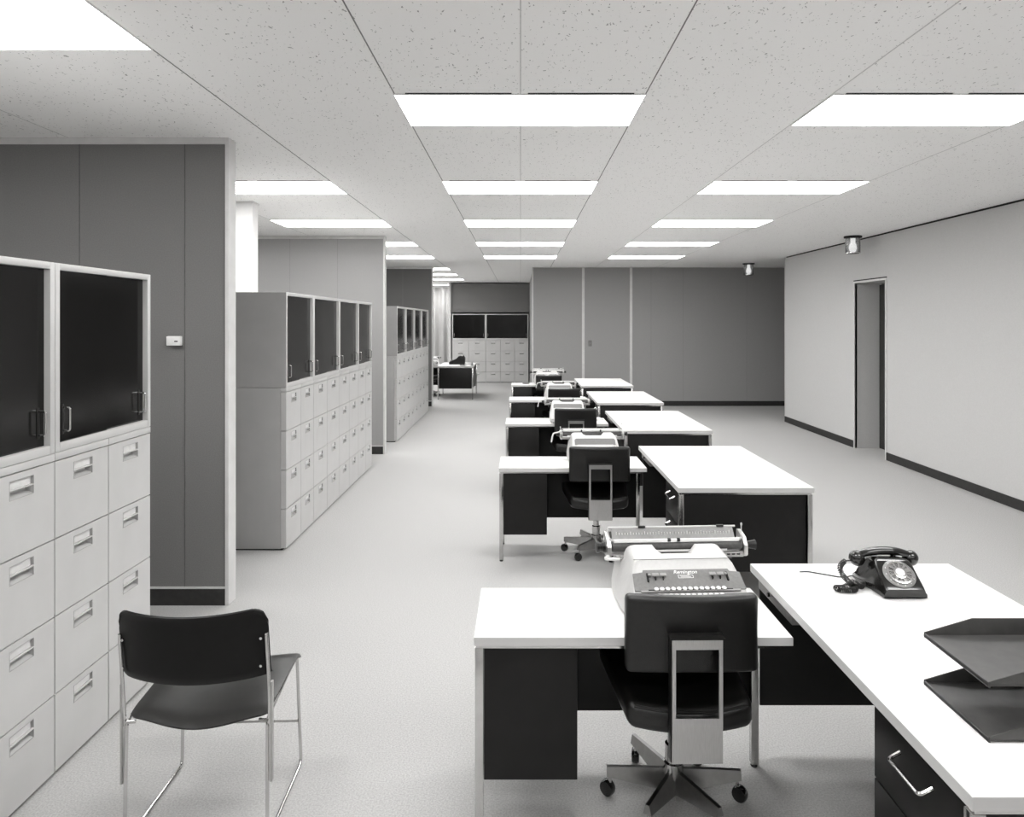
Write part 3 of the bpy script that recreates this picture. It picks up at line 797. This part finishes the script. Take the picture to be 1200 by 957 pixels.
o = place(copy_tree(tm), (0.530, 9.80, RZ), 0.03, 'pale manual typewriter on the fourth typing table, low behind the fourth chair', 'typewriters in the row')
o = place(copy_tree(te), (0.450, 12.14, RZ), 0.0, 'farthest pale typewriter of the row with a black knob at each carriage end', 'typewriters in the row')
o = place(copy_tree(tm), (-2.13, 17.02, RZ), 0.3, 'typewriter beside the far lone desk, half hidden by the partition post', 'typewriters in the row')

# ------------------------------------------------------------------ telephone
def make_phone():
    t = thing('rotary_telephone', 'glossy black rotary dial telephone at the back of the nearest desk', 'telephone')
    ST = [(-0.112, .074, .066, .012, .004), (-0.115, .076, .070, .034, .010), (-0.106, .076, .070, .043, .010), (-0.030, .082, .068, .102, .012), (-0.018, .086, .066, .110, .016),
          (0.010, .090, .062, .108, .02), (0.040, .092, .060, .104, .02), (0.070, .092, .064, .090, .02), (0.100, .090, .075, .040, .012), (0.104, .088, .078, .012, .004)]
    secs = []
    for (y, wl, wt, h, r) in ST:
        p = [(-wl, y, 0.004), (-wl, y, 0.010+0.25*(h-0.012))]
        for k in range(6):
            a = PI-(PI/2)*k/5; p.append((-wt+r+r*math.cos(a), y, h-r+r*math.sin(a)))
        for k in range(6):
            a = PI/2-(PI/2)*k/5; p.append((wt-r+r*math.cos(a), y, h-r+r*math.sin(a)))
        p += [(wl, y, 0.010+0.25*(h-0.012)), (wl, y, 0.004)]
        secs.append(p)
    b = MB().loft(secs)
    b.build('housing', M['bakelite'], t, 40)
    f = MB()
    for sx in (-1, 1):
        for sy in (-0.09, 0.08): f.lathe([(0.009, 0), (0.010, 0.005)], (sx*0.055, sy, 0), seg=10)
    f.build('feet', M['plastic'], t)
    sl = math.atan2(0.060, 0.076)
    dc = Vector((0, -0.068, 0.0715))
    dial = MB().lathe([(0.056, -0.004), (0.056, 0.004), (0.053, 0.006), (0.0, 0.006)], seg=48).build('dial', M['midgrey'], t); dial.location = dc; dial.rotation_euler = (sl, 0, 0)
    # letters ring marks
    nums = '1234567890'
    for i, c in enumerate(nums):
        a = math.radians(62+i*30)
        x = text_mesh(c, 0.0075, M['ink'], dial, 'numeral', 0, 0.0002); x.location = (0.048*math.cos(a), 0.048*math.sin(a), 0.0065)
    # finger wheel with holes
    wh = MB(); R1, R2 = 0.0435, 0.0
    bm = wh.bm
    seg = 120; ring_o = []; 
    hole_c = [(0.031*math.cos(math.radians(62+i*30)), 0.031*math.sin(math.radians(62+i*30))) for i in range(10)]
    wh.lathe([(0.044, 0.0105), (0.044, 0.012), (0.0385, 0.0125), (0.0385, 0.0105)], seg=48)
    wh.lathe([(0.023, 0.0105), (0.023, 0.013), (0.015, 0.014), (0.0, 0.014)], seg=36)
    for i in range(12):
        a = math.radians(47+i*30)
        if i in (10,): wdt = 0.010
        c0 = Vector((math.cos(a), math.sin(a), 0)); n0 = Vector((-math.sin(a), math.cos(a), 0))
        w_ = 0.0022 if i < 11 else 0.006
        P = [c0*0.020-n0*w_, c0*0.040-n0*(w_+0.002), c0*0.040+n0*(w_+0.002), c0*0.020+n0*w_]
        A = [bm.verts.new(p+Vector((0, 0, 0.0108))) for p in P]; B = [bm.verts.new(p+Vector((0, 0, 0.0124))) for p in P]
        bm.faces.new(A[::-1]); bm.faces.new(B)
        for k in range(4): bm.faces.new((A[k], A[(k+1) % 4], B[(k+1) % 4], B[k]))
    wo = wh.build('finger_wheel', M['chrome'], t); wo.location = dc; wo.rotation_euler = (sl, 0, 0)
    MB().lathe([(0.0155, 0.014), (0.0155, 0.015), (0, 0.015)], seg=28).build('number_card', M['paper'], wo)
    MB().tube([(0.03, -0.036, 0.008), (0.036, -0.026, 0.015)], 0.0015, 6).build('finger_stop', M['chrome'], dial)
    cr = MB()
    for sx in (-1, 1):
        cr.rbox((sx*0.048, 0.012, 0.104), (0.020, 0.020, 0.022), 0.006, 6)
        cr.rbox((sx*0.048, 0.068, 0.098), (0.020, 0.014, 0.026), 0.005, 6)
    cr.build('cradle', M['bakelite'], t)
    pg = MB()
    for sx in (-1, 1): pg.lathe([(0.004, 0.09), (0.004, 0.104)], (sx*0.03, 0.03, 0), seg=10)
    pg.build('plunger', M['trim'], t)
    # handset along X
    hs = MB()
    path = []
    for i in range(25):
        u = -1+2*i/24
        path.append((u*0.112, 0.042, 0.1220-0.024*abs(u)**2.4, 0.0165+0.002*math.cos(u*PI/2)))
    secs = []
    for (x, y, z, r) in path:
        secs.append([(x, y+r*1.15*math.cos(2*PI*k/16), z+r*0.8*math.sin(2*PI*k/16)) for k in range(16)])
    hs.loft(secs)
    for sx in (-1, 1):
        q = bmesh.ops.create_uvsphere(hs.bm, u_segments=1 and 20, v_segments=12, radius=1.0)
        for v in q['verts']:
            p = Vector((v.co.x*0.028, v.co.y*0.030, v.co.z*0.029)); 
            a = sx*0.35
            p = Vector((p.x*math.cos(a)+p.z*math.sin(a), p.y, -p.x*math.sin(a)+p.z*math.cos(a)))
            v.co = p+Vector((sx*0.100, 0.042, 0.094))
    ho = hs.build('handset', M['bakelite'], t, 60)
    # coiled cord
    ctrl = [(-0.122, 0.040, 0.085), (-0.145, 0.045, 0.080), (-0.166, 0.035, 0.060), (-0.160, 0.02, 0.035), (-0.146, -0.015, 0.016), (-0.145, -0.045, 0.0115), (-0.165, -0.058, 0.0115), (-0.205, -0.055, 0.0115),
            (-0.212, -0.036, 0.0115), (-0.18, -0.030, 0.0115), (-0.15, -0.03, 0.030), (-0.12, -0.028, 0.0135), (-0.104, -0.01, 0.0125), (-0.078, 0.02, 0.012)]
    cp = [Vector(c) for c in ctrl]
    fine = []
    for i in range(len(cp)-1):
        p0 = cp[max(0, i-1)]; p1 = cp[i]; p2 = cp[i+1]; p3 = cp[min(len(cp)-1, i+2)]
        for k in range(20):
            s = k/20
            fine.append(0.5*((2*p1)+(-p0+p2)*s+(2*p0-5*p1+4*p2-p3)*s*s+(-p0+3*p1-3*p2+p3)*s**3))
    d = [0]
    for a, b_ in zip(fine[:-1], fine[1:]): d.append(d[-1]+(b_-a).length)
    tot = d[-1]; turns = tot/0.0058; NP = int(turns*10); hp = []
    j = 0
    for n in range(NP):
        s = tot*n/NP
        while j < len(d)-2 and d[j+1] < s: j += 1
        f_ = (s-d[j])/max(1e-6, d[j+1]-d[j]); p = fine[j].lerp(fine[j+1], f_); tg = (fine[j+1]-fine[j]).normalized()
        u = tg.cross(Vector((0, 0, 1))); u = u.normalized() if u.length > 0.1 else Vector((1, 0, 0)); w_ = tg.cross(u)
        a = 2*PI*s/0.0058
        env = 0.0088 if 0.02 < s < tot-0.02 else 0.0015
        hp.append(p+(u*math.cos(a)+w_*math.sin(a))*env)
    MB().tube(hp, 0.0019, 5).build('coiled_cord', M['plastic'], t)
    lc = [(-0.03, 0.104, 0.010), (-0.07, 0.12, 0.004), (-0.13, 0.09, 0.003), (-0.19, 0.13, 0.003), (-0.24, 0.16, 0.003), (-0.27, 0.155, 0.003)]
    MB().tube(lc, 0.0022, 6, False, 0.05).build('line_cord', M['plastic'], t)
    return t
ph = make_phone(); ph.location = (1.362, 2.648, DZT); ph.rotation_euler = (0, 0, 0.0)

# ------------------------------------------------------------------ letter trays (open to the left)
def make_tray(z, label, posts):
    # x from 0 (front lip) to .34, y 0..0.27
    t = thing('letter_tray', label, 'letter tray', (1.090, 1.668, z), 0, 'black letter trays on the nearest desk')
    Lx, Wy, th = 0.345, 0.27, 0.0035
    b = MB(); b.box(0, Lx, 0, Wy, 0.004, 0.004+th)
    b.box(0, 0.004, 0, Wy, 0.0, 0.012, 0.001)
    b.build('tray_floor', M['tray'], t)
    for y in (0, Wy-th):
        MB().poly([(0, 0.006), (0, 0.014), (0.13, 0.052), (Lx, 0.052), (Lx, 0.006)], y, y+th, 'y', 0.0008).build('side_wall', M['tray'], t)
    MB().box(Lx-th, Lx, 0, Wy, 0.004, 0.052, 0.0008).build('back_wall', M['tray'], t)
    f = MB()
    for x in (0.02, Lx-0.03):
        for y in (0.02, Wy-0.03): f.box(x, x+0.01, y, y+0.01, 0, 0.004)
    f.build('feet', M['plastic'], t)
    if posts:
        for (x, y) in ((0.235, -0.0060), (0.235, Wy+0.0005), (Lx-0.02, -0.0060), (Lx-0.02, Wy+0.0005)):
            MB().box(x, x+0.012, y, y+0.0055, 0, 0.128, 0.001).build('post', M['tray'], t)
    return t
make_tray(DZT, 'lower of the two stacked dark letter trays on the nearest desk', True)
make_tray(DZT+0.128, 'upper of the two stacked dark letter trays on the nearest desk', False)

# ------------------------------------------------------------------ small things on the other tables
def ashtray(loc, lab):
    t = thing('ashtray', lab, 'ashtray', loc)
    MB().lathe([(0.04, 0), (0.055, 0.004), (0.062, 0.026), (0.056, 0.026), (0.048, 0.008), (0.0, 0.006)], seg=28).build('bowl', M['ceramic'], t)
    return t
ashtray((0.09, 12.10, RZ), 'small round grey ashtray on the farthest typing table')
ashtray((-1.30, 16.05, DZT), 'round grey ashtray at the front of the far lone desk')
def pad(loc, rz, lab, n=2):
    t = thing('note_pad', lab, 'note pad', loc, rz)
    MB().box(-0.05, 0.05, -0.075, 0.075, 0, 0.018, 0.001).build('sheets', M['paper'], t)
    MB().box(-0.052, 0.052, 0.060, 0.078, -0.0, 0.020, 0.001).build('binding', M['twgrey'], t)
pad((0.815, 7.66, RZ), 0.2, 'small white note pad at the right end of the third typing table')
pad((0.80, 9.86, RZ), -0.1, 'small white note pad at the right end of the fourth typing table')
# adding machine on the far lone desk
t = thing('adding_machine', 'black wedge shaped adding machine on the far lone desk', 'adding machine', (-1.46, 16.62, DZT))
MB().poly([(-0.19, 0.0), (-0.19, 0.055), (-0.02, 0.12), (0.03, 0.185), (0.13, 0.20), (0.17, 0.15), (0.17, 0.0)], -0.13, 0.13, 'y', 0.008).build('housing', M['black'], t)
MB().lathe([(0.016, -0.15), (0.016, 0.15)], (0.12, 0, 0.205), 'y', 16).build('paper_roll', M['paper'], t)
kk = MB()
for i in range(6):
    for j in range(5):
        kk.box(-0.175+i*0.024, -0.160+i*0.024, -0.07+j*0.03, -0.052+j*0.03, 0.058+i*0.0092, 0.074+i*0.0092)
kk.build('keys', M['twgrey'], t)
t = thing('coffee_cup', 'small white cup beside the ashtray on the far lone desk', 'cup', (-1.15, 16.30, DZT))
MB().lathe([(0.028, 0), (0.040, 0.03), (0.043, 0.065), (0.040, 0.065), (0.036, 0.03), (0.0, 0.006)], seg=24).build('cup_body', M['paper'], t)
MB().tube([(0.040, 0, 0.055), (0.062, 0, 0.050), (0.060, 0, 0.028), (0.038, 0, 0.022)], 0.004, 8, False, 0.01).build('handle', M['paper'], t)
t = thing('desk_stamp', 'small black rubber stamp at the right edge of the far lone desk', 'stamp', (-1.09, 16.12, DZT))
MB().box(-0.025, 0.025, -0.02, 0.02, 0, 0.016, 0.002).build('stamp_block', M['plastic'], t)
MB().lathe([(0.008, 0.014), (0.007, 0.04), (0.013, 0.052), (0.011, 0.065), (0.002, 0.068)], seg=16).build('knob', M['plastic'], t)

# ------------------------------------------------------------------ stacking side chair at lower left
def side_chair():
    t = thing('stacking_chair', 'black and chrome stacking chair at lower left beside the nearest files', 'chair', (-1.075, 2.575, 0), 0.03)
    X = 0.232
    for sx in (-1, 1):
        x = sx*X
        MB().tube([(x, -0.215, 0.007), (x-sx*0.002, -0.205, 0.405), (x-sx*0.016, 0.190, 0.438), (x-sx*0.004, 0.205, 0.007)], 0.0062, 10, True, 0.028).build('side_frame', M['chrome'], t)
        MB().tube([(x+sx*0.004, -0.204, 0.390), (x+sx*0.006, -0.212, 0.50), (x+sx*0.004, -0.237, 0.705)], 0.0058, 10, False, 0.03).build('back_support', M['chrome'], t)
        MB().box(x+sx*0.012-0.004, x+sx*0.012+0.004, -0.214, -0.196, 0.20, 0.53, 0.002).build('ganging_strip', M['brushed'], t)
        MB().tube([(x, -0.208, 0.402), (x-sx*0.03, -0.20, 0.400)], 0.006, 8).build('seat_clip', M['chrome'], t)
        s = MB()
        for z in (0.60, 0.69): s.lathe([(0.0045, -0.004), (0.003, 0.004)], (sx*0.222, -0.246+0.0, z), 'y', 10)
        s.build('rivet', M['chrome'], t)
    MB().tube([(-X+0.008, 0.200, 0.172), (X-0.008, 0.200, 0.172)], 0.0045, 8).build('stretcher', M['chrome'], t)
    def bf(u, v):
        uu = -1+2*u
        x = 0.240*uu
        e = max(0.0, (abs(uu)-0.82)/0.18)
        k = 1-math.sqrt(max(0, 1-min(1, e)**2))
        zt = 0.794-0.050*k-0.010*(1-uu*uu)**1.5; zb = 0.552+0.006*k*k-0.006*(1-uu*uu)**1.8
        z = zb+(zt-zb)*v
        y = -0.228-0.055*(1-uu*uu)-0.020*(z-0.66)/0.12+0.012*(abs(uu)**6)
        if v > 0.9: y -= 0.006*((v-0.9)/0.1)**2
        if v < 0.12: y += 0.010*((0.12-v)/0.12)**2
        return (x, y, z)
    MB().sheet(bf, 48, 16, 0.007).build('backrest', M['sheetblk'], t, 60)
    def sf(u, v):
        uu = -1+2*u
        e = max(0.0, (abs(uu)-0.86)/0.14)
        k = (1-math.sqrt(max(0, 1-min(1, e)**2)))
        y0 = -0.200-0.030*(1-uu*uu)**1.8+0.016*k; y1 = 0.215-0.03*k
        y = y0+(y1-y0)*v
        z = 0.422+0.026*(v)-0.026*(1-uu*uu)**1.8*(1-0.5*v)
        if v > 0.82: z -= 0.022*((v-0.82)/0.18)**2
        if v < 0.15: z -= 0.008*((0.15-v)/0.15)**2
        return ((0.226+0.006*v)*uu, y, z)
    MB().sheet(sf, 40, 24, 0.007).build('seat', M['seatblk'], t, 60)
    return t
side_chair()

# ------------------------------------------------------------------ camera, world, view
cam = bpy.data.cameras.new('camera'); co = bpy.data.objects.new('camera', cam); COL.objects.link(co)
co.location = (0, 0, H0); co.rotation_euler = (PI/2, 0, 0)
cam.sensor_width = 36; cam.sensor_fit = 'HORIZONTAL'; cam.lens = 36*F/1200
cam.shift_x = -(VX-600)/1200; cam.shift_y = -(478.5-VY)/1200
cam.clip_start = 0.05
SC.camera = co
w = bpy.data.worlds.new('world'); SC.world = w; w.use_nodes = True
w.node_tree.nodes['Background'].inputs['Color'].default_value = (0.5, 0.5, 0.5, 1)
w.node_tree.nodes['Background'].inputs['Strength'].default_value = 0.3
SC.view_settings.view_transform = 'Standard'; SC.view_settings.look = 'None'
SC.view_settings.gamma = 1.0; SC.view_settings.use_curve_mapping = False
SC.view_settings.exposure = 0.54
